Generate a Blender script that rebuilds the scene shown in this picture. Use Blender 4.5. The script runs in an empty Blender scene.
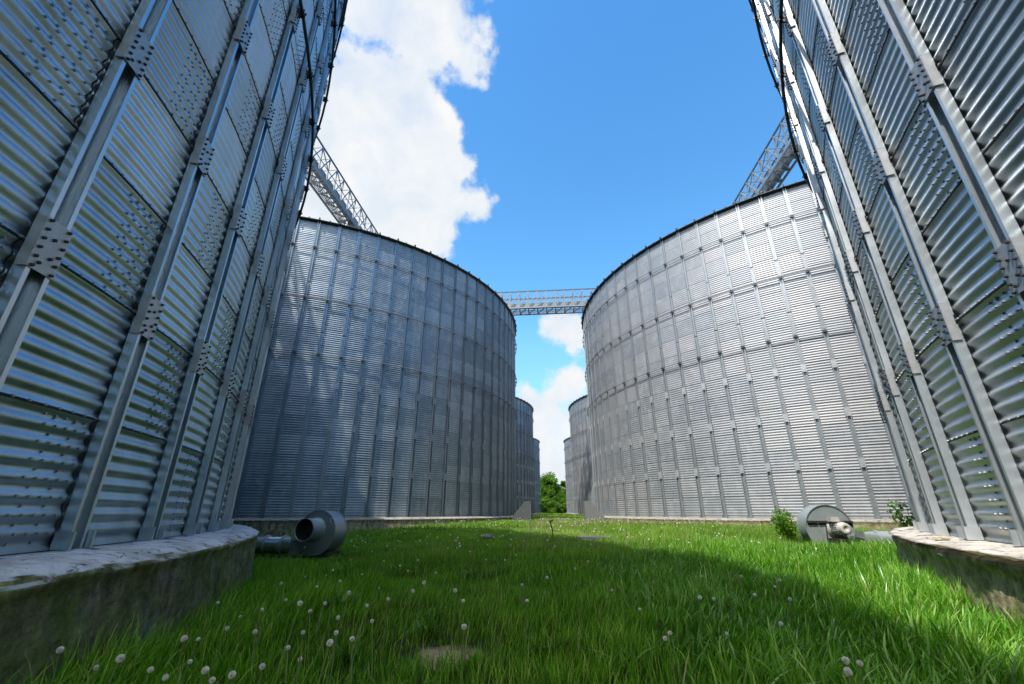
import bpy, math, random
import numpy as np
from mathutils import Vector, Matrix, noise

random.seed(7)
rng = np.random.default_rng(11)
C = bpy.context.scene.collection
PI = math.pi
D = bpy.data

# ------------------------------------------------------------------ helpers
def new_mesh(name, verts, faces, mats=(), midx=None, smooth=False, uvs=None):
    me = D.meshes.new(name)
    me.from_pydata([tuple(v) for v in verts], [], faces)
    for m in mats: me.materials.append(m)
    if midx is not None: me.polygons.foreach_set('material_index', midx)
    if smooth is True: me.polygons.foreach_set('use_smooth', [True]*len(me.polygons))
    elif smooth: me.polygons.foreach_set('use_smooth', smooth)
    if uvs is not None:
        l = me.uv_layers.new(name='UVMap')
        idx = np.empty(len(me.loops), dtype=np.int32); me.loops.foreach_get('vertex_index', idx)
        l.data.foreach_set('uv', np.asarray(uvs, dtype=np.float32)[idx].ravel())
    me.update()
    return me

def np_mesh(name, V, loops, sizes, mats=(), midx=None, smooth=None, attr=None):
    me = D.meshes.new(name)
    me.vertices.add(len(V)); me.vertices.foreach_set('co', np.asarray(V, dtype=np.float32).ravel())
    me.loops.add(len(loops)); me.loops.foreach_set('vertex_index', np.asarray(loops, dtype=np.int32))
    sizes = np.asarray(sizes, dtype=np.int32)
    st = np.concatenate([[0], np.cumsum(sizes)[:-1]]).astype(np.int32)
    me.polygons.add(len(sizes)); me.polygons.foreach_set('loop_start', st)
    me.polygons.foreach_set('loop_total', sizes)
    for m in mats: me.materials.append(m)
    if midx is not None: me.polygons.foreach_set('material_index', np.asarray(midx, dtype=np.int32))
    if smooth is not None: me.polygons.foreach_set('use_smooth', np.asarray(smooth, dtype=bool))
    if attr is not None:
        for nm, arr in attr.items():
            a = me.attributes.new(nm, 'FLOAT', 'POINT'); a.data.foreach_set('value', np.asarray(arr, dtype=np.float32))
    me.update(calc_edges=True); me.validate()
    return me

class MB:
    """collects boxes, prisms, tubes into one mesh"""
    def __init__(s): s.v = []; s.f = []; s.sm = []
    def add(s, vs, fs, sm=False):
        o = len(s.v); s.v += [tuple(v) for v in vs]; s.f += [tuple(i+o for i in f) for f in fs]; s.sm += [sm]*len(fs)
    def box(s, x0, x1, y0, y1, z0, z1, M=None):
        vs = [Vector((x, y, z)) for x in (x0, x1) for y in (y0, y1) for z in (z0, z1)]
        if M is not None: vs = [M @ v for v in vs]
        s.add(vs, [(0,1,3,2),(4,6,7,5),(0,4,5,1),(2,3,7,6),(0,2,6,4),(1,5,7,3)])
    def bar(s, a, b, w, h=None, up=(0,0,1)):
        a, b = Vector(a), Vector(b); h = h or w
        d = (b-a); L = d.length; d.normalize(); up = Vector(up)
        if abs(d.dot(up)) > .98: up = Vector((1,0,0))
        sx = d.cross(up).normalized(); sz = sx.cross(d).normalized()
        vs = [p + sx*i*w/2 + sz*j*h/2 for p in (a, b) for i, j in ((-1,-1),(1,-1),(1,1),(-1,1))]
        s.add(vs, [(3,2,1,0),(4,5,6,7),(0,1,5,4),(1,2,6,5),(2,3,7,6),(3,0,4,7)])
    def tube(s, pts, r, n=10, caps=True):
        pts = [Vector(p) for p in pts]; rs = r if isinstance(r, (list, tuple)) else [r]*len(pts)
        vs = []; fs = []
        for i, p in enumerate(pts):
            d = (pts[min(i+1, len(pts)-1)] - pts[max(i-1, 0)]).normalized()
            up = Vector((0,0,1)) if abs(d.z) < .9 else Vector((1,0,0))
            a = d.cross(up).normalized(); b = a.cross(d).normalized()
            vs += [p + (a*math.cos(2*PI*k/n) + b*math.sin(2*PI*k/n))*rs[i] for k in range(n)]
        for i in range(len(pts)-1):
            for k in range(n):
                k2 = (k+1) % n; fs.append((i*n+k, i*n+k2, (i+1)*n+k2, (i+1)*n+k))
        s.add(vs, fs, True)
        if caps:
            s.add(vs[:n], [tuple(range(n))]); s.add(vs[-n:], [tuple(range(n-1, -1, -1))])
    def prism(s, poly, y0, y1, M=None, sm=False):
        n = len(poly)
        vs = [Vector((p[0], y0, p[1])) for p in poly] + [Vector((p[0], y1, p[1])) for p in poly]
        if M is not None: vs = [M @ v for v in vs]
        s.add(vs, [(i, (i+1) % n, (i+1) % n + n, i+n) for i in range(n)], sm)
        s.add(vs[:n], [tuple(range(n-1, -1, -1))]); s.add(vs[n:], [tuple(range(n))])
    def lathe(s, prof, n=32, M=None):
        vs = []; fs = []
        for (r, z) in prof:
            for k in range(n): vs.append(Vector((r*math.cos(2*PI*k/n), r*math.sin(2*PI*k/n), z)))
        if M is not None: vs = [M @ v for v in vs]
        for i in range(len(prof)-1):
            for k in range(n):
                k2 = (k+1) % n; fs.append((i*n+k, i*n+k2, (i+1)*n+k2, (i+1)*n+k))
        s.add(vs, fs, True)
    def mesh(s, name, mats):
        me = new_mesh(name, s.v, s.f, mats if isinstance(mats, (list, tuple)) else [mats], smooth=s.sm)
        return me
    def build(s, name, mat, parent=None, loc=None):
        return link(name, s.mesh(name, mat), parent, loc)

def link(name, me, parent=None, loc=None, rotz=0):
    o = D.objects.new(name, me); C.objects.link(o)
    if parent: o.parent = parent
    if loc is not None: o.location = loc
    if rotz: o.rotation_euler = (0, 0, rotz)
    return o
def tag(o, label=None, cat=None, group=None, kind=None):
    if label: o['label'] = label
    if cat: o['category'] = cat
    if group: o['group'] = group
    if kind: o['kind'] = kind
    return o
def empty(name, loc=(0,0,0), rotz=0):
    o = D.objects.new(name, None); C.objects.link(o); o.location = loc; o.rotation_euler = (0,0,rotz); o.empty_display_size = .3
    return o

# ------------------------------------------------------------------ materials
class NT:
    def __init__(s, name):
        s.m = D.materials.new(name); s.m.use_nodes = True; s.t = s.m.node_tree; s.t.nodes.clear()
        s.out = s.t.nodes.new('ShaderNodeOutputMaterial')
    def n(s, typ, **kw):
        nd = s.t.nodes.new(typ)
        for k, v in kw.items():
            if k.startswith('i_'):
                key = k[2:].replace('_', ' ')
                nd.inputs[int(key) if key.isdigit() else key].default_value = v
            else: setattr(nd, k, v)
        return nd
    def l(s, a, b): s.t.links.new(a, b)
    def math(s, op, a, b=None, c=None, clamp=False):
        nd = s.t.nodes.new('ShaderNodeMath'); nd.operation = op; nd.use_clamp = clamp
        for i, v in enumerate((a, b, c)):
            if v is None: continue
            if isinstance(v, (int, float)): nd.inputs[i].default_value = v
            else: s.l(v, nd.inputs[i])
        return nd.outputs[0]
    def noise(s, vec, scale, detail=4, rough=.55, dist=0):
        nd = s.n('ShaderNodeTexNoise'); nd.inputs['Scale'].default_value = scale; nd.inputs['Detail'].default_value = detail
        nd.inputs['Roughness'].default_value = rough; nd.inputs['Distortion'].default_value = dist
        if vec is not None: s.l(vec, nd.inputs['Vector'])
        return nd.outputs['Fac']
    def mapping(s, vec, scale):
        nd = s.n('ShaderNodeMapping'); nd.inputs['Scale'].default_value = scale; s.l(vec, nd.inputs['Vector']); return nd.outputs[0]
    def ramp(s, fac, stops):
        nd = s.n('ShaderNodeValToRGB'); e = nd.color_ramp.elements
        while len(e) < len(stops): e.new(.5)
        for i, (p, c) in enumerate(stops):
            e[i].position = p; e[i].color = (c, c, c, 1) if isinstance(c, (int, float)) else (*c, 1)
        s.l(fac, nd.inputs[0]); return nd.outputs['Color']
    def mix(s, fac, a, b, typ='MIX'):
        nd = s.n('ShaderNodeMix'); nd.data_type = 'RGBA'; nd.blend_type = typ
        for sock, v in ((nd.inputs[0], fac), (nd.inputs[6], a), (nd.inputs[7], b)):
            if isinstance(v, (int, float)): sock.default_value = v if sock == nd.inputs[0] else (v, v, v, 1)
            elif isinstance(v, tuple): sock.default_value = (*v, 1)
            else: s.l(v, sock)
        return nd.outputs[2]
    def principled(s, color, rough=.5, metal=0., bump=None, bstr=.2, bdist=.01, spec=.5):
        p = s.n('ShaderNodeBsdfPrincipled')
        def put(sock, v):
            if isinstance(v, (int, float)): sock.default_value = v
            elif isinstance(v, tuple): sock.default_value = (*v, 1)
            else: s.l(v, sock)
        put(p.inputs['Base Color'], color); put(p.inputs['Roughness'], rough); put(p.inputs['Metallic'], metal)
        p.inputs['Specular IOR Level'].default_value = spec
        if bump is not None:
            b = s.n('ShaderNodeBump'); b.inputs['Strength'].default_value = bstr; b.inputs['Distance'].default_value = bdist
            s.l(bump, b.inputs['Height']); s.l(b.outputs[0], p.inputs['Normal'])
        s.l(p.outputs[0], s.out.inputs[0]); s.p = p
        return s.m

def galvanized_wall(name='galvanized_sheet', base=.475, metv=.82, rough=.30, contrast=1.0, light_tint=(1.0, 1.0, 1.0)):
    s = NT(name)
    tc = s.n('ShaderNodeTexCoord'); uv = s.n('ShaderNodeSeparateXYZ'); s.l(tc.outputs['UV'], uv.inputs[0])
    row = s.math('FLOOR', uv.outputs[1])
    odd = s.math('MODULO', row, 2)
    sh = s.math('FLOOR', s.math('DIVIDE', s.math('ADD', uv.outputs[0], s.math('MULTIPLY_ADD', odd, -1.0, -.9)), 2))
    cb = s.n('ShaderNodeCombineXYZ'); s.l(sh, cb.inputs[0]); s.l(row, cb.inputs[1])
    oi = s.n('ShaderNodeObjectInfo'); s.l(oi.outputs['Random'], cb.inputs[2])
    wn = s.n('ShaderNodeTexWhiteNoise'); wn.noise_dimensions = '3D'; s.l(cb.outputs[0], wn.inputs['Vector'])
    obj = tc.outputs['Object']
    sp = s.noise(obj, 38, 3, .6)                                   # spangle
    st = s.noise(s.mapping(obj, (5, 5, .35)), 1.0, 5, .6)          # vertical run-off streaks
    big = s.noise(obj, .6, 3)
    v = s.math('MULTIPLY_ADD', wn.outputs['Value'], .13*contrast, base-.06*contrast)
    v = s.math('ADD', v, s.math('MULTIPLY_ADD', sp, .10, -.05))
    v = s.math('ADD', v, s.math('MULTIPLY_ADD', st, .20*contrast, -.10*contrast))
    v = s.math('ADD', v, s.math('MULTIPLY_ADD', big, .12, -.06))
    # rain splash dirt near the foot
    sz = s.n('ShaderNodeSeparateXYZ'); s.l(obj, sz.inputs[0])
    foot = s.ramp(s.math('ADD', s.math('MULTIPLY', sz.outputs[2], 2.2), s.math('MULTIPLY', st, .8)), [(0.3, 1.0), (1.0, 0.0)])
    wr = s.ramp(s.noise(obj, 2.4, 7, .68, .4), [(.50, 0.0), (.66, 1.0)])
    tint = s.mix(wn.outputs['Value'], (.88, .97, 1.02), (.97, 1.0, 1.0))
    cc = s.mix(1.0, s.mix(1.0, tint, light_tint, 'MULTIPLY'), v, 'MULTIPLY')
    cc = s.mix(s.math('MULTIPLY', wr, .35), cc, (.62, .64, .63))
    cc = s.mix(s.math('MULTIPLY', foot, .55), cc, (.16, .17, .13))
    r = s.math('ADD', s.math('MULTIPLY_ADD', wn.outputs['Color'], .0, rough), s.math('MULTIPLY', sp, .16))
    r = s.math('ADD', r, s.math('MULTIPLY_ADD', st, .16, -.04))
    r = s.math('ADD', r, s.math('MULTIPLY', wr, .14))
    met = s.math('SUBTRACT', metv, s.math('MULTIPLY', foot, .4))
    b = s.noise(s.mapping(obj, (1.4, 1.4, .9)), 1.0, 2)
    return s.principled(cc, r, met, b, .35, .03)

def metal(name, col, rough=.38, met=.8, var=.2, scale=6):
    s = NT(name); tc = s.n('ShaderNodeTexCoord'); o = tc.outputs['Object']
    n1 = s.noise(o, scale, 5, .6); n2 = s.noise(o, 60, 2)
    f = s.math('ADD', s.math('MULTIPLY_ADD', n1, var*2, 1-var), s.math('MULTIPLY_ADD', n2, .1, -.05))
    c = s.mix(1.0, col, f, 'MULTIPLY')
    r = s.math('MULTIPLY_ADD', n1, .25, rough-.12)
    return s.principled(c, r, met, n2, .08, .004)

M = {}
M['wall'] = galvanized_wall(base=.60, metv=.80, rough=.27, contrast=1.5)
M['wallsky'] = galvanized_wall('sky_tint_galvanized_sheet', .60, .82, .26, 1.7, (.80, .93, 1.06))  # blue sky reflection tinted into the sheet colour
M['wallshade'] = galvanized_wall('shade_tint_galvanized_sheet', .36, .48, .36, 1.0, (.88, .95, 1.05))  # darker, bluer copy with the left row's shade painted in
M['postshade'] = metal('shade_tint_stiffener', (.27, .32, .37), .36, .75)  # left row posts, shade painted into the colour
M['wallfar'] = galvanized_wall('sun_tint_galvanized_sheet', .41, .46, .46, .6, (1.0, .945, .95))  # warm sunlit tone painted into the sheet colour
M['seam'] = metal('dark_seam_sealant', (.035, .036, .036), .7, .2)
M['bolt'] = metal('zinc_bolt', (.40, .42, .43), .45, .5)
M['seamfar'] = metal('grey_seam', (.22, .22, .225), .6, .3)
M['postfar'] = metal('dull_stiffener', (.42, .45, .47), .42, .6)
M['ringfar'] = metal('grey_wind_ring', (.22, .225, .23), .5, .5)
M['post'] = metal('galvanized_stiffener', (.74, .78, .80), .36, .7, .24, 2.5)
M['postsky'] = metal('sky_tint_stiffener', (.50, .60, .68), .32, .8, .28, 2.5)  # sky reflection tinted into the post colour
M['plate'] = metal('weathered_splice_plate', (.55, .56, .57), .50, .55, .35, 9)
M['darkbolt'] = metal('dark_bolt', (.06, .06, .06), .5, .6)
M['ring'] = metal('dark_wind_ring', (.05, .055, .06), .5, .5)
M['roof'] = metal('roof_sheet', (.5, .52, .54), .4, .75)
M['eave'] = metal('dark_eave', (.06, .065, .07), .6, .3)
M['truss'] = metal('galvanized_truss', (.25, .26, .27), .5, .35, .15)
M['trussdark'] = metal('dark_truss_rail', (.10, .11, .12), .5, .5)
M['fan'] = metal('galvanized_fan_housing', (.42, .46, .46), .45, .4, .16, 3)
M['fandark'] = metal('blue_grey_fan_paint', (.30, .34, .355), .42, .4, .16, 3)
M['duct'] = metal('spiral_duct', (.60, .64, .68), .25, .92)
M['rubber_and_shade'] = metal('black_rubber_and_shade', (.03, .03, .03), .7, 0)
M['motor'] = metal('cream_motor_paint', (.62, .58, .53), .5, .1, .15, 12)
M['iron'] = metal('rusty_black_iron', (.05, .045, .04), .7, .3)

def concrete(name, top_col, mossy, side_dark=1.0):
    s = NT(name); tc = s.n('ShaderNodeTexCoord'); o = tc.outputs['Object']
    geo = s.n('ShaderNodeNewGeometry'); nz = s.n('ShaderNodeSeparateXYZ'); s.l(geo.outputs['True Normal'], nz.inputs[0])
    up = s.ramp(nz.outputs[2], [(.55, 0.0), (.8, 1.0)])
    n1 = s.noise(o, 3.2, 8, .65); n2 = s.noise(o, 24, 6, .65); n3 = s.noise(s.mapping(o, (8, 8, 3.2)), 1.0, 7, .7, .3); n4 = s.noise(o, 1.3, 4)
    cr = s.noise(s.mapping(o, (1, 1, 3)), 5.0, 9, .72, 1.2)
    crack = s.ramp(cr, [(.40, 1.0), (.45, 0.0)])
    topc = s.mix(n2, tuple(c*.62 for c in top_col), tuple(min(1, c*1.25) for c in top_col))
    topc = s.mix(s.math('MULTIPLY', s.ramp(n1, [(.42, 1.0), (.56, 0.0)]), .4), topc, (.22, .19, .15))
    topc = s.mix(s.math('MULTIPLY', crack, .75), topc, (.045, .04, .038))
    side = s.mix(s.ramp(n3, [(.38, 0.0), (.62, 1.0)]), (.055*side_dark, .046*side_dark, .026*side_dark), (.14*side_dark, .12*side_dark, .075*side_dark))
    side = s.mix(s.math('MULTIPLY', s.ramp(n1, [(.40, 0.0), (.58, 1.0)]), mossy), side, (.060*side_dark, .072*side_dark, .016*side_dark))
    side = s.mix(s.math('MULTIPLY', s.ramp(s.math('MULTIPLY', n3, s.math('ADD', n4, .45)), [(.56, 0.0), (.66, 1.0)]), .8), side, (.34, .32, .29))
    n5 = s.noise(o, 55, 4, .7); n6 = s.noise(o, 9, 6, .7)
    side = s.mix(1.0, side, s.ramp(n6, [(.30, .35), (.55, 1.0), (.75, 1.5)]), 'MULTIPLY')
    side = s.mix(.45, side, n2, 'OVERLAY'); side = s.mix(.35, side, n5, 'OVERLAY')
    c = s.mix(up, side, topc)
    h = s.math('ADD', s.math('MULTIPLY', n2, .5), s.math('ADD', n1, s.math('MULTIPLY', crack, -.6)))
    return s.principled(c, .92, 0, h, .55, .03, .2)
M['conc_left'] = concrete('mossy_concrete', (.95, .90, .93), .80, 3.6)  # pinkish-white top and mossy sides, the concrete's own colours
M['conc_right'] = concrete('worn_concrete', (.74, .68, .59), .12, 5.5)  # worn beige concrete with little moss
M['conc_far'] = concrete('pale_concrete', (.42, .40, .36), .15, 4.2)
M['conc_wall'] = None

def leafmat(name, c0, c1, c2, trans=.35, rough=.5, spec=.25):
    s = NT(name); a = s.n('ShaderNodeAttribute'); a.attribute_name = 'shade'
    h = s.n('ShaderNodeAttribute'); h.attribute_name = 'tip'
    c = s.ramp(a.outputs['Fac'], [(0, c0), (.55, c1), (1, c2)])
    c = s.mix(h.outputs['Fac'], s.mix(.9, c, (.008, .022, .002)), c)  # blade roots darkened in colour, for the shade between blades
    p = s.n('ShaderNodeBsdfPrincipled'); s.l(c, p.inputs['Base Color']); p.inputs['Roughness'].default_value = rough
    p.inputs['Specular IOR Level'].default_value = spec
    t = s.n('ShaderNodeBsdfTranslucent'); s.l(s.mix(1.0, c, (1.25, 1.35, .55), 'MULTIPLY'), t.inputs[0])
    m = s.n('ShaderNodeMixShader'); m.inputs[0].default_value = trans
    s.l(p.outputs[0], m.inputs[1]); s.l(t.outputs[0], m.inputs[2]); s.l(m.outputs[0], s.out.inputs[0])
    return s.m
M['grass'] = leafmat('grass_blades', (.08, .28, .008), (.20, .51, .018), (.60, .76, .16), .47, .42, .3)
M['broad'] = leafmat('broad_grass_blades', (.08, .26, .015), (.20, .50, .035), (.52, .74, .20), .42, .30, .5)
M['stalk'] = leafmat('dry_grass_stalks', (.26, .30, .06), (.42, .40, .15), (.60, .54, .30), .25)
M['seedgrass'] = leafmat('pinkish_seed_heads', (.26, .28, .08), (.48, .36, .22), (.66, .50, .38), .3)
M['leaf'] = leafmat('tree_leaves', (.05, .12, .012), (.11, .23, .02), (.20, .34, .04), .35)
M['bushleaf'] = leafmat('shrub_leaves', (.06, .17, .014), (.13, .29, .025), (.27, .42, .07), .38)

def soil():
    s = NT('soil_and_thatch'); tc = s.n('ShaderNodeTexCoord'); o = tc.outputs['Object']
    n1 = s.noise(o, 1.1, 6); n2 = s.noise(o, 30, 6, .7); n3 = s.noise(o, 6, 5)
    c = s.mix(s.ramp(n1, [(.35, 0.0), (.65, 1.0)]), (.022, .05, .008), (.05, .09, .014))
    c = s.mix(s.math('MULTIPLY', n2, .6), c, (.055, .05, .022))
    # bare trodden earth around one spot
    v = s.n('ShaderNodeVectorMath'); v.operation = 'DISTANCE'; s.l(o, v.inputs[0]); v.inputs[1].default_value = (-.66, 3.08, -.62)
    dd = s.math('ADD', v.outputs['Value'], s.math('MULTIPLY_ADD', n3, .5, -.25))
    bare = s.ramp(dd, [(.12, 1.0), (.24, 0.0)])
    c = s.mix(bare, c, s.mix(n2, (.24, .15, .09), (.66, .48, .34)))
    return s.principled(c, .95, 0, n2, .8, .03, .1)
M['soil'] = soil()

def plain(name, col, rough=.7, metal_=0, noise_scale=20, var=.2):
    s = NT(name); tc = s.n('ShaderNodeTexCoord'); n = s.noise(tc.outputs['Object'], noise_scale, 4)
    c = s.mix(1.0, col, s.math('MULTIPLY_ADD', n, 2*var, 1-var), 'MULTIPLY')
    return s.principled(c, rough, metal_, n, .2, .005)
M['bark'] = plain('bark', (.09, .07, .05), .9)
M['conc_dark'] = plain('dark_mottled_concrete', (.10, .105, .11), .9, 0, 5, .4)  # dark grey with blotches, for the left wedge and the slab
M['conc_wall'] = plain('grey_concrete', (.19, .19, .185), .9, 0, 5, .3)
M['stem'] = plain('dandelion_stem', (.17, .23, .07), .6)
def fluff():
    s = NT('dandelion_fluff'); a = s.n('ShaderNodeBsdfDiffuse'); a.inputs[0].default_value = (1, .97, .90, 1)
    b = s.n('ShaderNodeBsdfTranslucent'); b.inputs[0].default_value = (1, .98, .92, 1); m = s.n('ShaderNodeMixShader'); m.inputs[0].default_value = .5
    s.l(a.outputs[0], m.inputs[1]); s.l(b.outputs[0], m.inputs[2]); s.l(m.outputs[0], s.out.inputs[0]); return s.m
M['puff'] = fluff()
M['puffcore'] = plain('dandelion_core', (.62, .58, .48), .9)
M['yellow'] = plain('yellow_petals', (.75, .52, .03), .6)

# ------------------------------------------------------------------ ground
GZ_CAM = .214
def ground_z(x, y):
    def ss(a, b, t):
        t = max(0., min(1., (t-a)/(b-a))); return t*t*(3-2*t)
    near = -.62 - .10*ss(-1.5, -5.5, x) + .10*ss(.8, 3.0, x)
    far = -.30 - .30*ss(-3.0, -11, x)*(1-ss(30, 45, y))
    z = near + (far-near)*ss(7, 21, y)
    z += .035*noise.noise(Vector((x*.45, y*.45, 0))) + .015*noise.noise(Vector((x*1.7, y*1.7, 3)))
    return z
gx = np.concatenate([np.linspace(-900, -30, 14), np.arange(-28, -10, 2.), np.arange(-10, 10.01, .25), np.arange(12, 29, 2.), np.linspace(30, 900, 14)])
gy = np.concatenate([np.linspace(-400, -6, 10), np.arange(-5, 24, .25), np.arange(24, 60, 1.), np.linspace(60, 1500, 40)])
gv = [(x, y, ground_z(x, y)) for y in gy for x in gx]; nx = len(gx)
gf = [(j*nx+i, j*nx+i+1, (j+1)*nx+i+1, (j+1)*nx+i) for j in range(len(gy)-1) for i in range(nx-1)]
g = link('ground', new_mesh('ground', gv, gf, [M['soil']], smooth=True))
tag(g, 'grassy earth strip running between the two rows of silos', 'ground', kind='structure')

# ------------------------------------------------------------------ silo meshes
R = 14.34; SH = .785; NS = 17; H = SH*NS; PITCH = SH/8; AMP = .0098; NP = 96; DA = 2*PI/NP


def wall_mesh(name, bolt_bays=None, wm='wall', AMP=.0098):
    ncol = NP*2; per = 8; nrow = NS*8*per + 1
    th = np.arange(ncol+1)*2*PI/ncol
    z = np.arange(nrow)*PITCH/per
    rr = R + AMP*np.cos(2*PI*z/PITCH)
    rr = rr - .006*(np.floor((z-1e-6)/SH) % 2)*0
    TH, Z = np.meshgrid(th, z); RR = np.repeat(rr[:, None], ncol+1, 1)
    V = np.stack([RR*np.cos(TH), RR*np.sin(TH), Z], -1).reshape(-1, 3)
    U = np.stack([TH/DA, Z/SH], -1).reshape(-1, 2)
    i, j = np.meshgrid(np.arange(ncol), np.arange(nrow-1))
    a = (j*(ncol+1)+i).ravel()
    Q = np.stack([a, a+1, a+ncol+2, a+ncol+1], -1)
    loops = [Q.ravel()]; sizes = [np.full(len(Q), 4)]; mi = [np.zeros(len(Q))]; sm = [np.ones(len(Q), bool)]
    Vs = [V]; Us = [U]; off = len(V)
    # seam strips: horizontal laps between sheet rings
    for k in range(1, NS):
        zc = k*SH
        prof = [(R+AMP*.2, zc-.010), (R+AMP+.004, zc-.008), (R+AMP+.004, zc+.006), (R+AMP*.2, zc+.009)]
        PV = []; 
        for (r_, z_) in prof:
            PV.append(np.stack([r_*np.cos(th), r_*np.sin(th), np.full(ncol+1, z_)], -1))
        PV = np.concatenate(PV)
        for q in range(3):
            a = off + q*(ncol+1) + np.arange(ncol)
            Qs = np.stack([a, a+1, a+ncol+2, a+ncol+1], -1)
            loops.append(Qs.ravel()); sizes.append(np.full(ncol, 4)); mi.append(np.ones(ncol)); sm.append(np.zeros(ncol, bool))
        Vs.append(PV); Us.append(np.zeros((len(PV), 2))); off += len(PV)
    # vertical lap edges, wavy with the corrugation
    def edge_strip(ang, row, w):
        nonlocal off
        zz = row*SH + .012 + np.arange(0, 8*4)*PITCH/4
        r_ = R + AMP*np.cos(2*PI*zz/PITCH) + .0022
        d = w/R/2
        A = np.stack([r_*np.cos(ang-d), r_*np.sin(ang-d), zz], -1); B = np.stack([r_*np.cos(ang+d), r_*np.sin(ang+d), zz], -1)
        n = len(zz); a = off + np.arange(n-1)
        Qs = np.stack([a, a+n, a+n+1, a+1], -1)
        loops.append(Qs.ravel()); sizes.append(np.full(n-1, 4)); mi.append(np.ones(n-1)); sm.append(np.zeros(n-1, bool))
        Vs.append(np.concatenate([A, B])); Us.append(np.zeros((2*n, 2))); off += 2*n
    bolts = []      # angle, z, radius-offset
    for row in range(NS):
        for bay in range(NP):
            if bay % 2 != row % 2: continue
            edge_strip((bay+.90)*DA, row, .008)
            if bolt_bays and (bay in bolt_bays):
                for cI in range(5):
                    for h in range(16):
                        if (h % 2) and cI in (0, 2, 4) or (h % 2 == 0) and cI in (1, 3) or cI in (1, 3):
                            bolts.append(((bay+.50+.085*cI)*DA, row*SH+PITCH*(h+1)/2 if h < 15 else row*SH+PITCH*7.6, 0))
    if bolt_bays:
        for k in range(1, NS):
            for bay in bolt_bays:
                for q in range(1, 9):
                    bolts.append(((bay+q/9.)*DA, k*SH+.002, .006))
        B = np.array(bolts); nb = len(B)
        hx = np.arange(6)*PI/3
        rad = .0085; ht = .011
        rsurf = R + AMP*np.cos(2*PI*B[:, 1]/PITCH) + B[:, 2] - .002
        ringv = []
        for lvl, (rd, dh) in enumerate(((rad, 0), (rad*.92, ht))):
            for h in hx:
                ang = B[:, 0] + rd*math.cos(h)/R
                rr_ = rsurf + dh
                ringv.append(np.stack([rr_*np.cos(ang), rr_*np.sin(ang), B[:, 1] + rd*math.sin(h)], -1))
        BV = np.stack(ringv, 1).reshape(-1, 3)      # nb*12
        base = off + np.arange(nb)*12
        for k in range(6):
            k2 = (k+1) % 6
            Qs = np.stack([base+k, base+k2, base+6+k2, base+6+k], -1)
            loops.append(Qs.ravel()); sizes.append(np.full(nb, 4)); mi.append(np.full(nb, 2)); sm.append(np.zeros(nb, bool))
        Hx = np.stack([base+6+k for k in range(6)], -1)
        loops.append(Hx.ravel()); sizes.append(np.full(nb, 6)); mi.append(np.full(nb, 2)); sm.append(np.zeros(nb, bool))
        Vs.append(BV); Us.append(np.zeros((len(BV), 2))); off += len(BV)
    V = np.concatenate(Vs); U = np.concatenate(Us); L = np.concatenate(loops)
    me = np_mesh(name, V, L, np.concatenate(sizes), [M[wm], M['seam' if wm == 'wall' else 'seamfar'], M['bolt']], np.concatenate(mi), np.concatenate(sm))
    l = me.uv_layers.new(name='UVMap'); idx = np.empty(len(me.loops), dtype=np.int32); me.loops.foreach_get('vertex_index', idx)
    l.data.foreach_set('uv', U.astype(np.float32)[idx].ravel())
    return me

# stiffener post at angle 0: open U channel on the crests, lips turned in
RP = R + .0115
def post_profile(w=.150, d=.062, lip=.027, t=.005):
    r0 = RP+.001; r1 = r0+d; h = w/2
    return [(r0, -h), (r1, -h), (r1, -h+lip), (r1-t, -h+lip), (r1-t, -h+t), (r0+t, -h+t),
            (r0+t, h-t), (r1-t, h-t), (r1-t, h-lip), (r1, h-lip), (r1, h), (r0, h)]
def add_post(mb, segs):
    for (z0, z1, w, d) in segs:
        p = post_profile(w, d); n = len(p)
        vs = [(a, b, z0) for a, b in p] + [(a, b, z1) for a, b in p]
        fs = [(i, (i+1) % n, (i+1) % n + n, i+n) for i in range(n)]
        # cap: three quads
        for o_, fl in ((0, 1), (n, 0)):
            for q in ((0, 1, 4, 5), (1, 2, 3, 4), (0, 5, 6, 11), (6, 7, 10, 11), (7, 8, 9, 10)):
                qq = tuple(o_+i for i in q); fs.append(qq[::-1] if fl else qq)
        mb.add(vs, fs)
    # foot brackets
    mb.box(RP, RP+.10, -.10, -.082, 0, .10); mb.box(RP, RP+.10, .082, .10, 0, .10)
def post_segs(pl):
    zs = [0] + pl + [H]; out = []
    for k in range(len(zs)-1):
        w = .146 - .004*k; z0 = zs[k] + (.05 if k else 0)
        out.append((z0, zs[k+1]-.03 if k < len(zs)-2 else H, w, .064-.003*k))
    return out
def plate_mb(mb, z, bolts=True, M_=None):
    rr = RP + .066; w = .085; hh = .155
    mb.box(rr, rr+.006, -w, w, z-hh, z+hh, M_)
    # folded cheeks
    mb.box(rr-.05, rr-.001, -w, -w+.005, z-hh, z+hh, M_); mb.box(rr-.05, rr-.001, w-.005, w, z-hh, z+hh, M_)
def plate_bolts(mb, z):
    rr = RP + .0725
    for y in (-.060, .060):
        for k in range(6):
            zz = z-.14+k*.056
            mb.lathe([(.0105, 0), (.0105, .009), (.004, .016), (.0001, .016)], 6, Matrix.Translation((rr, y, zz)) @ Matrix.Rotation(PI/2, 4, 'Y'))
    for (y, zz) in ((0, .05), (.02, -.06), (-.03, -.11)):
        mb.lathe([(.0105, 0), (.0105, .009), (.0001, .012)], 6, Matrix.Translation((rr, y, z+zz)) @ Matrix.Rotation(PI/2, 4, 'Y'))

PL_NEAR = [SH*2, SH*4, SH*6, SH*8.2, SH*10.2, SH*12.2, SH*14.4]
PL_FAR = [1.76, 3.50, 5.28]
RINGS = [6.60, 9.20, 11.85]

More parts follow.
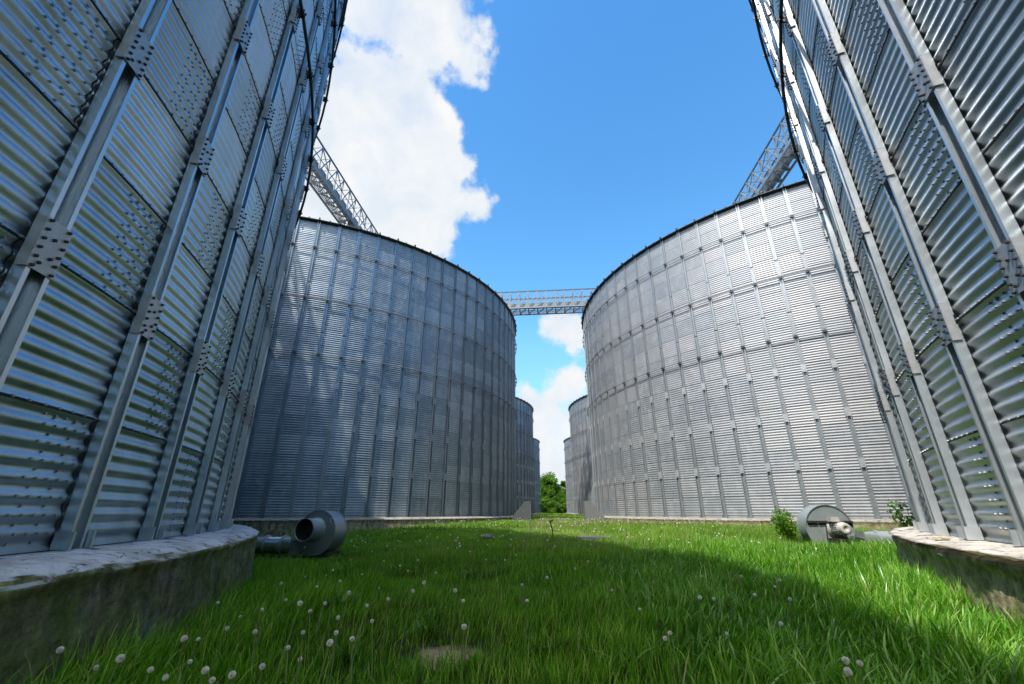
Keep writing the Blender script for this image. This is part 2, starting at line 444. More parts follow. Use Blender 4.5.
mb = MB(); add_post(mb, post_segs(PL_NEAR)); POST_NEAR = mb.mesh('post', M['post'])
PL_FAR_ALL = PL_FAR + [7.6, 10.0]
POST_LEFT = POST_NEAR.copy(); POST_LEFT.materials[0] = M['postsky']
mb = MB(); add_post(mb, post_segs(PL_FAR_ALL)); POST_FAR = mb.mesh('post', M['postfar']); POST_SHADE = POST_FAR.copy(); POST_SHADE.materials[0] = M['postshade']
PLATE_N = []
for z in PL_NEAR:
    a = MB(); plate_mb(a, z); nb0 = len(a.f); plate_bolts(a, z)
    me = new_mesh('splice_plate', a.v, a.f, [M['plate'], M['darkbolt']], midx=[0]*nb0+[1]*(len(a.f)-nb0)); PLATE_N.append(me)
PLATE_F = []
for z in PL_FAR:
    a = MB(); plate_mb(a, z); PLATE_F.append(a.mesh('splice_plate', M['plate']))
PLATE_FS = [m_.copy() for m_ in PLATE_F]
for m_ in PLATE_FS: m_.materials[0] = M['postshade']  # left row plates take the painted shade colour

def rot_mesh_many(src_list, angs, name, mats):
    """the repeats on the unseen far side of a silo, as one mesh"""
    V = []; F = []; 
    for me in src_list:
        vv = np.array([v.co[:] for v in me.vertices]); ff = [tuple(p.vertices) for p in me.polygons]
        for a in angs:
            c, s_ = math.cos(a), math.sin(a); o = len(V)
            V += [(x*c-y*s_, x*s_+y*c, z) for x, y, z in vv]; F += [tuple(i+o for i in f) for f in ff]
    return new_mesh(name, V, F, mats)

def ring_mesh(z, mat='ring', pr=.024):
    mb = MB(); n = 192; rr = R+.135
    vs = []; fs = []; m = 8
    for i in range(n):
        a = 2*PI*i/n
        for k in range(m):
            b = 2*PI*k/m; r_ = rr+pr*math.cos(b); vs.append((r_*math.cos(a), r_*math.sin(a), z+pr*math.sin(b)))
    for i in range(n):
        for k in range(m):
            fs.append((i*m+k, ((i+1) % n)*m+k, ((i+1) % n)*m+(k+1) % m, i*m+(k+1) % m))
    mb.add(vs, fs, True)
    for i in range(NP):
        Mx = Matrix.Rotation(i*DA, 4, 'Z')
        mb.box(RP+.055, rr+.03, -.035, -.025, z-.05, z+.045, Mx); mb.box(RP+.055, rr+.03, .025, .035, z-.05, z+.045, Mx)
        mb.box(RP+.064, RP+.070, -.085, .085, z-.07, z+.07, Mx)
        mb.box(rr+.027, rr+.052, -.01, .01, z-.01, z+.01, Mx)
    return mb.mesh('wind_ring', M[mat])
RING_MESH = [ring_mesh(z) for z in RINGS]; RING_FAR = [ring_mesh(z, 'ringfar', .022) for z in RINGS]

def roof_mesh():
    mb = MB(); n = NP; slope = math.tan(math.radians(27)); rt = .8
    prof = [(R+.12, H+.02), (rt, H+.02+(R+.12-rt)*slope)]
    vs = [(r_*math.cos(2*PI*k/n), r_*math.sin(2*PI*k/n), z) for r_, z in prof for k in range(n)]
    mb.add(vs, [(k, (k+1) % n, n+(k+1) % n, n+k) for k in range(n)])
    for k in range(0, n):
        a = 2*PI*(k+.5)/n
        for (r0, r1) in ((R+.14, rt if k % 4 == 0 else 7.0),):
            p0 = (r0*math.cos(a), r0*math.sin(a), H+.05+(R+.12-r0)*slope); p1 = (r1*math.cos(a), r1*math.sin(a), H+.05+(R+.12-r1)*slope)
            mb.bar(p0, p1, .05, .06)
    zt = H+.02+(R+.12-rt)*slope
    mb.lathe([(rt+.05, zt-.1), (rt+.05, zt+.35), (.3, zt+.55), (.3, 23.4), (.0001, 23.4)], 20)
    return mb.mesh('roof', M['roof'])
ROOF = roof_mesh()
def eave_mesh():
    mb = MB(); n = 192
    prof = [(R-.02, H-.10), (R+.035, H-.10), (R+.035, H-.005), (R+.15, H-.03), (R+.155, H+.018), (R-.02, H+.018)]
    mb.lathe(prof, n)
    for i in range(NP):
        Mx = Matrix.Rotation(i*DA, 4, 'Z'); mb.box(R+.1, R+.20, -.03, .03, H-.02, H+.10, Mx)
    return mb.mesh('eave', M['eave'])
EAVE = eave_mesh()

def plinth_mesh(mat, detail=None, phase=0, wide=.48, depth=1.3):
    """concrete ring; detail = local angle range (deg) meshed finely with chipped, uneven edge"""
    if detail:
        a0, a1 = (math.radians(v) for v in detail)
        fine = np.arange(a0, a1, .022/R*1.0); coarse = np.arange(a1, a0+2*PI, math.radians(1.5))
        ths = np.concatenate([fine, coarse])
    else: ths = np.arange(0, 2*PI, math.radians(1.2))
    prof = [(R-.12, -.02), (R-.02, -.006), (R+.05, -.004), (R+.10, -.006), (R+.16, -.010), (R+.22, -.014), (R+.28, -.02), (R+.34, -.026), (R+.39, -.032), (R+wide-.05, -.052), (R+wide-.02, -.062),
            (R+wide, -.075), (R+wide+.008, -.095), (R+wide, -.115), (R+wide-.015, -.15), (R+wide-.015, -.20), (R+wide-.01, -.26), (R+wide-.01, -.33), (R+wide, -.40), (R+wide, -.5), (R+wide+.01, -.62), (R+wide+.01, -.8), (R+wide, -depth)]
    V = []; n = len(ths); m = len(prof)
    for t in ths:
        cx, sx = math.cos(t), math.sin(t)
        for k, (r_, z_) in enumerate(prof):
            P = Vector((r_*cx, r_*sx, z_+phase))
            if detail:
                e = noise.fractal(P*2.3, 1, 2, 4)*.026 + noise.fractal(P*9, 1, 2, 3)*.014 + noise.noise(P*28)*.004
                edge = max(0, 1-abs(k-11)/2.5)
                chip = max(0, noise.noise(P*3.1+Vector((9, 2, 1)))-.12)*edge
                if k > 3:
                    if k <= 9: z_ += e*.35 + (-.015*edge)
                    else: r_ += e*.8 - chip*.06; z_ -= chip*.03
                elif k > 1: z_ += e*.25
            V.append((r_*cx, r_*sx, z_))
    F = [(i*m+k, i*m+k+1, ((i+1) % n)*m+k+1, ((i+1) % n)*m+k) for i in range(n) for k in range(m-1)]
    return new_mesh('concrete_plinth', V, F, [mat], smooth=True)

WALL_NEAR = wall_mesh('wall', set([b % NP for b in range(-9, 10)]))
WALL_LEFT = WALL_NEAR.copy(); WALL_LEFT.materials[0] = M['wallsky']
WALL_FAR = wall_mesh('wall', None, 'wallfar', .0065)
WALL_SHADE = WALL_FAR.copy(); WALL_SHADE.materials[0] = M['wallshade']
PLINTH_FAR = plinth_mesh(M['conc_far'])

def make_silo(cx, cy, phase_deg, near, post_range, label, plinth, vis_plates):
    ph = math.radians(phase_deg)
    t = empty('grain_silo', (cx, cy, 0), ph)
    tag(t, label, 'silo', 'corrugated steel grain silos in two facing rows')
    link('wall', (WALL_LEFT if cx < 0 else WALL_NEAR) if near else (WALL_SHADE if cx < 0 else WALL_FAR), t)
    link('concrete_plinth', plinth, t)
    link('roof', ROOF, t); link('eave', EAVE, t)
    for me in (RING_MESH if near else RING_FAR): link('wind_ring', me, t)
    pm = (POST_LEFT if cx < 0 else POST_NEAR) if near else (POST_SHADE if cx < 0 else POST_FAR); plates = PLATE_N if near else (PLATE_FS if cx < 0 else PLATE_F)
    vis = list(range(post_range[0], post_range[1]+1)); hid = [k for k in range(NP) if (k if k <= NP//2 else k-NP) not in vis and k not in vis]
    cnt = 0
    for k in vis:
        p = link('post', pm, t, rotz=k*DA)
        if vis_plates:
            for me in plates:
                if cnt < 100:
                    link('splice_plate', me, p); cnt += 1
    o = link('post', rot_mesh_many([pm], [k*DA for k in hid], 'post', [pm.materials[0]]), t); tag(o, kind='stuff')
    if not vis_plates:
        o = link('splice_plate', rot_mesh_many(plates, [k*DA for k in vis], 'splice_plate', [M['plate']]), t); tag(o, kind='stuff')
    return t

AL = 16.77; Y1L, Y1R = -1.45, -1.60; A1R = 16.60
Y2, Y3, Y4 = 28.9, 59.0, 89.2
PL_L = plinth_mesh(M['conc_left'], (-26, 48)); PL_R = plinth_mesh(M['conc_right'], (-42, 30), phase=5, wide=.36)
make_silo(-AL, Y1L, 13.05, True, (-4, 8), 'nearest silo on the left, its blue shaded corrugated wall on a mossy plinth', PL_L, True)
make_silo(A1R, Y1R, 163.5, True, (-7, 4), 'nearest silo on the right, its sunlit corrugated wall on a worn beige plinth', PL_R, True)
make_silo(-16.83, 29.6, -54.1, False, (-8, 17), 'second silo in the left row, shaded blue-grey, behind the fan with the open intake', PLINTH_FAR, True)
make_silo(AL+.25, Y2, -128.4, False, (-14, 8), 'second silo in the right row, pale and sunlit, behind the fan with the cream motor', PLINTH_FAR, True)
make_silo(-AL, Y3, -20, False, (-2, 6), 'third silo in the left row, a dark strip just past the big shaded one', PLINTH_FAR, False)
make_silo(AL+.25, Y3, -160, False, (-6, 6), 'third silo in the right row, with the slanting lattice shadow on its wall', PLINTH_FAR, False)
make_silo(-AL, Y4, -20, False, (-2, 6), 'fourth and farthest silo in the left row, lowest in the picture beside the tree', PLINTH_FAR, False)
make_silo(AL+.25, Y4, -165, False, (-4, 4), 'fourth and farthest silo in the right row, a sliver beside the tree', PLINTH_FAR, False)

# ------------------------------------------------------------------ conveyor galleries
def gallery(name, p0, p1, w, h, label, bay=1.15, skip=0):
    """lattice box girder from p0 to p1 (bottom centre line)"""
    p0, p1 = Vector(p0), Vector(p1); d = (p1-p0); L = d.length; d.normalize()
    sx = d.cross(Vector((0, 0, 1))).normalized(); up = Vector((0, 0, 1)); n = max(1, round(L/bay))
    t = empty(name, p0); tag(t, label, 'conveyor bridge')
    P = lambda s_, i, j: d*(L*s_) + sx*(w/2*i) + up*(h*j)
    for i in (-1, 1):
        a = MB(); a.bar(P(0, i, 0), P(1, i, 0), .10, .16); a.build('bottom_chord', M['truss'], t)
        a = MB(); a.bar(P(0, i, 1), P(1, i, 1), .09, .11); a.build('top_chord', M['trussdark'], t)
        a = MB()
        for k in range(n):
            a.bar(P(k/n, i, .03), P(k/n, i, .97), .085); a.bar(P(k/n, i*.99, .03), P((k+1)/n, i*.99, .97), .10)
            if k % 2: a.bar(P(k/n, i*.98, .97), P((k+1)/n, i*.98, .5), .06)
        a.build('side_lattice', M['truss'], t)
        a = MB(); a.bar(P(0, i*.95, .5), P(1, i*.95, .5), .04, .05); a.build('handrail', M['truss'], t)
    a = MB()
    for k in range(n+1): a.bar(P(k/n, -1, 0.02), P(k/n, 1, 0.02), .12, .12)
    for k in range(n): a.bar(P(k/n, -1, .035), P((k+1)/n, 1, .035), .08)
    a.build('floor_bracing', M['truss'], t)
    a = MB()
    for k in range(n+1): a.bar(P(k/n, -1, .98), P(k/n, 1, .98), .05, .06)
    a.build('top_bracing', M['truss'], t)
    # grated walkway and the closed conveyor trough beside it
    a = MB()
    nn = int(L/.12)
    for q in range(4): a.bar(P(0, -.85+.25*q, .06), P(1, -.85+.25*q, .06), .025, .05)
    for k in range(nn): a.bar(P(k/nn, -.9, .05), P(k/nn, -.02, .05), .03, .02)
    a.build('walkway', M['truss'], t)
    a = MB(); a.bar(P(0, .45, .20), P(1, .45, .20), w*.34, .42); a.build('conveyor_trough', M['truss'], t)
gallery('conveyor_bridge', (-AL, -3, 23.15), (-AL, 92, 23.15), 1.25, 2.3, 'lattice conveyor bridge running over the left row of silos, against the cloud')
gallery('conveyor_bridge', (AL, -3, 22.6), (AL, 92, 22.6), 1.2, 2.1, 'lattice conveyor bridge running over the right row of silos, against blue sky')
gallery('conveyor_bridge', (-AL+.7, 44.0, 21.2), (AL-.7, 44.0, 21.2), 1.8, 2.0, 'lattice conveyor bridge crossing the gap between the two rows', bay=1.0)

# ------------------------------------------------------------------ concrete block walls at the inner sides
for sgn, lab in ((-1, 'grey concrete wedge at the foot of the left row'), (1, 'grey concrete wedge at the foot of the right row')):
    mb = MB(); off = -.05 if sgn > 0 else .25
    poly = [(1.66, -.6), (1.66, .74), (2.0, .74), (2.66, -.05), (2.66, -.6)]
    poly = [((x+(.0 if sgn > 0 else -.50))*sgn, z) for x, z in poly]
    if sgn < 0: poly = poly[::-1]
    mb.prism(poly, 24.6, 26.0)
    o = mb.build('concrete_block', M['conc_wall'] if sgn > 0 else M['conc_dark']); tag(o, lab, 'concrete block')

# ------------------------------------------------------------------ centrifugal fans
def bend(pts, n=8):
    pts = [Vector(p) for p in pts]; out = []
    for i in range(n+1):
        t_ = i/n; out.append(pts[0]*(1-t_)**2 + pts[1]*2*t_*(1-t_) + pts[2]*t_*t_)
    return out
def fan(loc, rz, sgn, rad, wid, left):
    t = empty('aeration_fan', loc, rz)
    fm = M['fandark'] if left else M['fan']
    # scroll outline in x-z, outlet towards sgn*x at the bottom
    pts = []
    for k in range(40):
        a = math.radians(-90 + 300*k/39.)           # start at bottom, go round away from the outlet
        r_ = rad*(1.0 - .0*k/39.)
        r_ = rad*(1.04 - .10*(k/39.))
        pts.append((-sgn*math.cos(a)*r_ if True else 0, math.sin(a)*r_))
    outl = rad*1.28
    pts = pts + [(sgn*rad*.72, -rad*.30), (sgn*outl, -rad*.42), (sgn*outl, -rad*1.04)]
    if sgn > 0: pts = pts[::-1]
    mb = MB(); n = len(pts); y0, y1 = -wid/2, wid/2
    inner = [(x*.972, z*.972) for x, z in pts]
    vs = [(x, y0+.012, z) for x, z in pts] + [(x, y1-.012, z) for x, z in pts] + [(x*.985, y0, z*.985) for x, z in pts] + [(x*.985, y1, z*.985) for x, z in pts]
    fs = [(i, i+n, (i+1) % n+n, (i+1) % n) for i in range(n)]
    mb.add(vs, fs, True)
    mb.add(vs, [(i, (i+1) % n, (i+1) % n+2*n, i+2*n) for i in range(n)] + [(i+n, i+3*n, (i+1) % n+3*n, (i+1) % n+n) for i in range(n)])
    mb.add(vs[2*n:3*n], [tuple(range(n))]); mb.add(vs[3*n:], [tuple(range(n-1, -1, -1))])
    mb.build('housing', fm, t)
    # rim flange
    for y in (y0-.004, y1+.004):
        rim = MB()
        for i in range(n):
            a, b = pts[i], pts[(i+1) % n]
            rim.bar((a[0]*1.01, y, a[1]*1.01), (b[0]*1.01, y, b[1]*1.01), .012, .03, up=(0, 1, 0)) if math.dist(a, b) > 1e-4 else None
        rim.build('rim_flange', fm, t)
    Fy = Matrix.Rotation(PI/2, 4, 'X')          # +z -> -y
    if left:
        T = Matrix.Translation((-.05, y0, .05)) @ Fy
        mb = MB(); r0 = rad*.50
        mb.lathe([(r0+.03, 0), (r0+.03, .015), (r0, .02), (r0, .36), (r0+.012, .375), (r0-.006, .375), (r0-.014, .02), (r0*.6, .012), (.0001, .01)], 40, T)
        mb.build('intake_tube', M['fan'], t)
        mb = MB(); mb.lathe([(r0-.010, .355), (r0-.014, .03), (.0001, .028)], 36, T); mb.build('intake_shade', M['rubber_and_shade'], t)  # black liner added for the shade inside the intake
        mb = MB(); mb.lathe([(r0*.93, .035), (r0*.6, .045), (.05, .06), (.0001, .06)], 24, T)
        for k in range(10):
            a = k*PI/5; mb.bar(T @ Vector((.05*math.cos(a), .05*math.sin(a), .05)), T @ Vector((r0*.9*math.cos(a+.4), r0*.9*math.sin(a+.4), .08)), .012, .05)
        mb.build('impeller', M['rubber_and_shade'], t)
        mb = MB()
        for (dx, dz) in ((.29, .26), (.33, .16), (.29, .20)):
            mb.box(dx-.02, dx+.02, y0-.012, y0-.001, dz-.018, dz+.018)
        mb.build('name_tag', M['puff'], t)
    else:
        # stiffening angle across the face, seam rib and the motor on its bracket
        mb = MB(); mb.box(-rad*.92, rad*.95, y0-.045, y0-.004, .105, .145); mb.box(-rad*.92, rad*.95, y0-.010, y0-.003, .06, .105); mb.build('mounting_bar', M['iron'], t)
        mb = MB(); mb.bar((-rad*.55, y0-.008, rad*.62), (-rad*.33, y0-.008, -rad*.95), .02, .02, up=(0, 1, 0)); mb.bar((rad*.62, y0-.008, rad*.5), (rad*.70, y0-.008, -rad*.95), .018, .018, up=(0, 1, 0)); mb.build('face_rib', fm, t)
        mc = Vector((.10, y0, -.0))
        mb = MB(); mb.box(mc.x-.20, mc.x+.22, y0-.40, y0-.02, -.215, -.195); mb.box(mc.x-.20, mc.x-.18, y0-.40, y0-.005, -.5, -.195); mb.box(mc.x+.20, mc.x+.22, y0-.40, y0-.005, -.5, -.195); mb.build('motor_bracket', M['iron'], t)
        T = Matrix.Translation(mc) @ Fy
        mb = MB(); rm = .118
        mb.lathe([(.19, .0), (.19, .03), (rm, .04), (rm, .31), (rm*.90, .33), (rm*.90, .40), (rm*.84, .412), (rm*.35, .414), (rm*.3, .40), (.0001, .40)], 30, T)
        for k in range(22):
            a = k*2*PI/22; mb.bar(T @ Vector((rm*math.cos(a), rm*math.sin(a), .06)), T @ Vector((rm*math.cos(a), rm*math.sin(a), .29)), .006, .03, up=(math.cos(a), 0, math.sin(a)))
        mo = mb.build('motor', M['motor'], t)
        mb = MB(); mb.box(mc.x-.16, mc.x-.01, y0-.24, y0-.09, mc.z+.13, mc.z+.22); mb.build('terminal_box', M['motor'], mo)
        mb = MB(); mb.tube([(mc.x-.12, y0-.16, mc.z+.15), (mc.x-.26, y0-.2, mc.z+.08), (mc.x-.28, y0-.16, -.25), (mc.x-.2, y0-.12, -.5)], .012, 6); mb.build('cable', M['rubber_and_shade'], mo)
    # feet
    mb = MB()
    for x in (-.3, .3): mb.box(x-.03, x+.03, y0, y1, -rad*1.45, -rad*.9)
    mb.build('base_frame', M['iron'], t)
    # transition from square outlet to round pipe
    mb = MB(); zc = -rad*(.66 if left else .50); x0 = outl*sgn; x1 = (outl+.30)*sgn; rp = .17
    hw, hz = wid/2-.01, rad*.31; N = 24; vs = []
    for k in range(N):
        a = 2*PI*k/N; c_, s_ = math.cos(a), math.sin(a); m_ = max(abs(c_), abs(s_)); vs.append((x0, c_/m_*hw, zc+s_/m_*hz))
    for k in range(N):
        a = 2*PI*k/N; vs.append((x1, math.cos(a)*rp, zc+math.sin(a)*rp))
    fs = [(k, (k+1) % N, (k+1) % N+N, k+N) for k in range(N)]
    if sgn < 0: fs = [f[::-1] for f in fs]
    mb.add(vs, fs, True)
    mb.box(min(x0, x0+.02*sgn), max(x0, x0+.02*sgn), -hw-.03, hw+.03, zc-hz-.03, zc+hz+.03)
    mb.build('outlet_transition', M['fan'] if not left else M['duct'], t)
    mb = MB(); end = Vector((x1+sgn*1.9, .5, zc-.05))
    pp = [Vector((x1, 0, zc)), Vector((x1+.5*sgn, 0, zc)), Vector((x1+1.2*sgn, .12, zc-.02)), end]
    path = []
    for i in range(24):
        u = i/23*3; k = min(2, int(u)); fr = u-k; path.append(pp[k].lerp(pp[k+1], fr))
    mb.tube(path, [rp+(.006 if i % 2 else 0) for i in range(24)], 24); mb.build('duct', M['duct'] if left else M['fan'], t)
    for s_ in (0.0, .42, 1.05):
        mb = MB(); mb.tube([(x1+sgn*(s_+.0), .0 if s_ < .6 else .08, zc), (x1+sgn*(s_+.035), .0 if s_ < .6 else .085, zc)], rp+.028, 24); mb.build('duct_flange', M['fan'], t)
    return t
f1 = fan((-4.95, 9.75, -.18), math.radians(-6), -1, .425, .42, True)
tag(f1, 'blue-grey centrifugal fan with round open intake, lying low in grass at left', 'fan')
f2 = fan((5.86, 10.75, -.11), math.radians(-4), 1, .465, .40, False)
tag(f2, 'pale grey centrifugal fan with a cream motor and dark bar, between two shrubs', 'fan')

# ------------------------------------------------------------------ small things in the grass
mb = MB(); Ms = Matrix.Translation((1.02, 12.3, ground_z(1.02, 12.3)+.05)) @ Matrix.Rotation(math.radians(-6), 4, 'Z') @ Matrix.Rotation(math.radians(2), 4, 'X')
mb.box(-.42, .42, -.25, .25, 0, .07, Ms)
o = mb.build('concrete_slab', M['conc_dark']); tag(o, 'flat grey concrete slab lying in the grass at the shadow edge', 'slab')
mb = MB(); z = ground_z(-.05, 12.2)
mb.tube([(-.02, 12.2, z), (-.03, 12.2, z+.25), (-.10, 12.22, z+.50)], .014, 8); mb.bar((-.10, 12.22, z+.46), (-.02, 12.2, z+.51), .03)
o = mb.build('stake', M['iron']); tag(o, 'thin dark bent stake standing in the grass left of the slab', 'stake')
def rock(name, loc, r_, mat, label, cat, sq=(1, 1, .5)):
    vs = []; fs = []; n = 12; m = 8
    for i in range(m+1):
        for k in range(n):
            th, ph_ = PI*i/m, 2*PI*k/n
            v = Vector((math.sin(th)*math.cos(ph_), math.sin(th)*math.sin(ph_), math.cos(th)))
            q = 1+.35*noise.noise(v*1.5+Vector(loc))
            vs.append((v.x*q*r_*sq[0]+loc[0], v.y*q*r_*sq[1]+loc[1], v.z*q*r_*sq[2]+loc[2]))
    for i in range(m):
        for k in range(n): fs.append((i*n+k, (i+1)*n+k, (i+1)*n+(k+1) % n, i*n+(k+1) % n))
    o = link(name, new_mesh(name, vs, fs, [mat])); tag(o, label, cat); return o
rock('stone', (A1R-14.34-.22+.35-.0, Y1R+4.15, .02), .05, M['conc_right'], 'small flat chip of concrete lying on the right plinth', 'stone', (1.2, .8, .4)) if False else None
th_ = math.radians(155.5); rock('stone', (A1R+(R+.22)*math.cos(th_), Y1R+(R+.22)*math.sin(th_), .0), .05, M['conc_right'], 'small flat brown stone lying on top of the right plinth', 'stone', (1.3, .9, .45))
rock('stone', (-1.75, 12.6, ground_z(-1.75, 12.6)+.10), .13, M['conc_wall'], 'pale grey rubble lump lying in the shaded grass', 'stone', (1.5, .8, .6))
# piece of dark straw / iron leaning at the right plinth
# ------------------------------------------------------------------ grass
FANS = [(-5.2, 9.2, 1.0), (-6.4, 9.4, 1.0), (6.0, 10.1, .9), (7.4, 9.9, .9)]
S1 = [(-AL, Y1L, R+.50), (A1R, Y1R, R+.38), (-AL, Y2, R+.48), (AL, Y2, R+.48)]
def blades(name, N, sampler, hgt, wid, mat, seed, lean=.35, segs=3, droop=.5):
    r_ = np.random.default_rng(seed)
    X, Y = sampler(r_, N)
    keep = np.ones(len(X), bool)
    for cx, cy, rr in S1: keep &= (X-cx)**2 + (Y-cy)**2 > rr*rr
    # bare patch
    dd = np.hypot((X+.66)/1.5, Y-3.08) + .06*np.sin(X*23+1)*np.sin(Y*19)
    keep &= (dd > .15) | (r_.random(len(X)) < .07)
    keep &= ~((np.abs(X-1.02) < .4) & (np.abs(Y-12.3) < .22))
    X, Y = X[keep], Y[keep]; n = len(X)
    # smooth fields
    def field(fx, fy, s):
        return (np.sin(fx*s+1.3)+np.sin(fy*s*1.3+.7)+np.sin((fx+fy)*s*.8+2.1)+np.sin((fx*1.7-fy)*s*.61))/4
    tuft = field(X, Y, 2.3)*.5 + field(X+5, Y-3, 7.1)*.5
    Z = np.array([ground_z(x, y) for x, y in zip(X, Y)]) - .01
    hh, ww = hgt(X, Y, r_, tuft), wid(X, Y, r_)
    bare = np.clip((np.hypot((X+.66)/1.5, Y-3.08)-.04)/.3, .3, 1); hh = hh*bare*(.75+.55*np.clip(tuft+.3, 0, 1))
    for (fx, fy, fr) in FANS: hh = hh*np.clip((np.hypot((X-fx)/1.5, Y-fy)-.1)/fr, .35, 1)
    az = r_.random(n)*2*PI; ln = lean*(.4+r_.random(n)) ; flow = field(X, Y, 1.1)*2.5
    dx, dy = np.cos(az)*ln + .12*np.cos(flow), np.sin(az)*ln + .12*np.sin(flow)
    sa = az + PI/2 + (r_.random(n)-.5)*1.2; sx, sy = np.cos(sa), np.sin(sa)
    V = np.zeros((n, 2*segs+1, 3)); tip = np.zeros((n, 2*segs+1))
    for k in range(segs+1):
        t_ = k/segs; hz = hh*(t_ - droop*.35*t_*t_*ln/lean*1.0); ox = dx*hh*t_**1.7; oy = dy*hh*t_**1.7
        w_ = ww*(1-t_**2*.85)*.5*(.7+.3*min(1, t_*3))
        if k < segs:
            V[:, 2*k] = np.stack([X+ox-sx*w_, Y+oy-sy*w_, Z+hz], -1); V[:, 2*k+1] = np.stack([X+ox+sx*w_, Y+oy+sy*w_, Z+hz], -1)
            tip[:, 2*k:2*k+2] = min(1, t_**1.15*1.35)
        else: V[:, 2*segs] = np.stack([X+ox, Y+oy, Z+hz], -1); tip[:, 2*segs] = 1
    base = np.arange(n)*(2*segs+1); L = []; S = []
    fl = []
    for k in range(segs-1): fl.append((np.stack([base+2*k, base+2*k+1, base+2*k+3, base+2*k+2], -1), 4))
    fl.append((np.stack([base+2*segs-2, base+2*segs-1, base+2*segs], -1), 3))
    for q, s_ in fl: L.append(q.ravel()); S.append(np.full(n, s_))
    shade = np.clip(.40 + .30*tuft + r_.normal(0, .28, n) + .18*field(X, Y, .5) + .22*np.clip((Y-8)/6, 0, 1) + (r_.random(n) < .06)*.5, 0, 1)  # farther blades painted lighter, for the sunlit strip
    shade = np.repeat(shade, 2*segs+1)
    L = np.concatenate(L); S = np.concatenate(S)
    me = np_mesh(name, V.reshape(-1, 3), L, S, [mat], None, np.ones(len(S), bool), {'shade': shade, 'tip': tip.ravel()})
    return link(name, me)

def view_sampler(y0, y1, bias=1.0):
    """random points over the strip of ground between the rows"""
    def f(r_, N):
        Y = y0 + (y1-y0)*r_.random(N)**bias
        X = -8.5 + 17*r_.random(N)
        k = (X > -Y*1.02-1.2) & (X < Y*.92+1.2)
        return X[k], Y[k]
    return f
def box_sampler(x0, x1, y0, y1):
    return lambda r_, N: (x0+(x1-x0)*r_.random(N), y0+(y1-y0)*r_.random(N))
def h_fine(X, Y, r_, tuft):
    right = np.clip((X-.2)/2.2, 0, 1)
    return (.11+.10*r_.random(len(X)) + .06*np.clip(tuft, -.3, 1))*(1+.45*right) * np.where(Y > 14, .95, 1)
def merge_meshes(objs, name, label, cat):
    dg = None
    base = objs[0]
    with bpy.context.temp_override(active_object=base, object=base, selected_objects=objs, selected_editable_objects=objs):
        bpy.ops.object.join()
    base.name = name; tag(base, label, cat, kind='stuff'); return base
gs = [
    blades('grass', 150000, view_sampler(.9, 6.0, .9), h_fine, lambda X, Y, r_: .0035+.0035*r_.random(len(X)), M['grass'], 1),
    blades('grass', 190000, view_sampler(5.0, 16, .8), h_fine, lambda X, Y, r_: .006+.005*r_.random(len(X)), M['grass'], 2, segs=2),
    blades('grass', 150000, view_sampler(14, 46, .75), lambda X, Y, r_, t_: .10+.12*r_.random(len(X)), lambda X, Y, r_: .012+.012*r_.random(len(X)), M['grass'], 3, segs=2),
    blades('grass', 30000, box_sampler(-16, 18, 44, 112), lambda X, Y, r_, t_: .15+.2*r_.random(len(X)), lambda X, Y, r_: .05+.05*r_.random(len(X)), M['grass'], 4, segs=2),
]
merge_meshes(gs, 'grass', 'short green grass covering the strip between the silo rows', 'grass')
def right_band(r_, N):
    th = math.radians(135)+math.radians(52)*r_.random(N); rr = R+.37+3.6*r_.random(N)**1.25
    X = A1R+rr*np.cos(th); Y = Y1R+rr*np.sin(th); k = (Y > .8) & (X > .5+.6*r_.random(N)); return X[k], Y[k]
gb = blades('broad_leaved_grass', 34000, right_band, lambda X, Y, r_, t_: .20+.15*r_.random(len(X))+.05*t_, lambda X, Y, r_: .009+.009*r_.random(len(X)), M['broad'], 8, lean=.45, segs=4, droop=.9)
tag(gb, 'taller broad leaved bright green grass along the right plinth', 'grass', kind='stuff')
def left_band(r_, N):
    th = math.radians(5)+math.radians(45)*r_.random(N); rr = R+.49+.9*r_.random(N)**1.5
    X = -AL+rr*np.cos(th); Y = Y1L+rr*np.sin(th); return X, Y
gl = blades('tall_grass', 9000, left_band, lambda X, Y, r_, t_: .16+.22*r_.random(len(X))**2, lambda X, Y, r_: .004+.004*r_.random(len(X)), M['grass'], 9, lean=.4, segs=4, droop=.8)
tag(gl, 'thin dark grass growing up against the left mossy plinth', 'grass', kind='stuff')
def stalk_s(r_, N):
    X = -4.5+7*r_.random(N); Y = 1.2+9*r_.random(N)**.8
    c = np.sin(X*2.1+Y*.7)+np.sin(Y*1.9-X) > -.2; 
    return X[c], Y[c]
gk = blades('dry_stalks', 4500, stalk_s, lambda X, Y, r_, t_: .16+.24*r_.random(len(X))**1.4, lambda X, Y, r_: .0034+.0026*r_.random(len(X)), M['stalk'], 10, lean=.22, segs=4, droop=.2)
gp = blades('seed_heads', 6500, box_sampler(-1, 8, 9.5, 26), lambda X, Y, r_, t_: .20+.14*r_.random(len(X)), lambda X, Y, r_: .007+.006*r_.random(len(X)), M['seedgrass'], 15, lean=.22, segs=2, droop=.2)
tag(gp, 'pinkish tan seed heads standing in the sunlit grass strip', 'seed heads', kind='stuff')
tag(gk, 'thin yellowish seed stalks standing above the grass', 'stalks', kind='stuff')

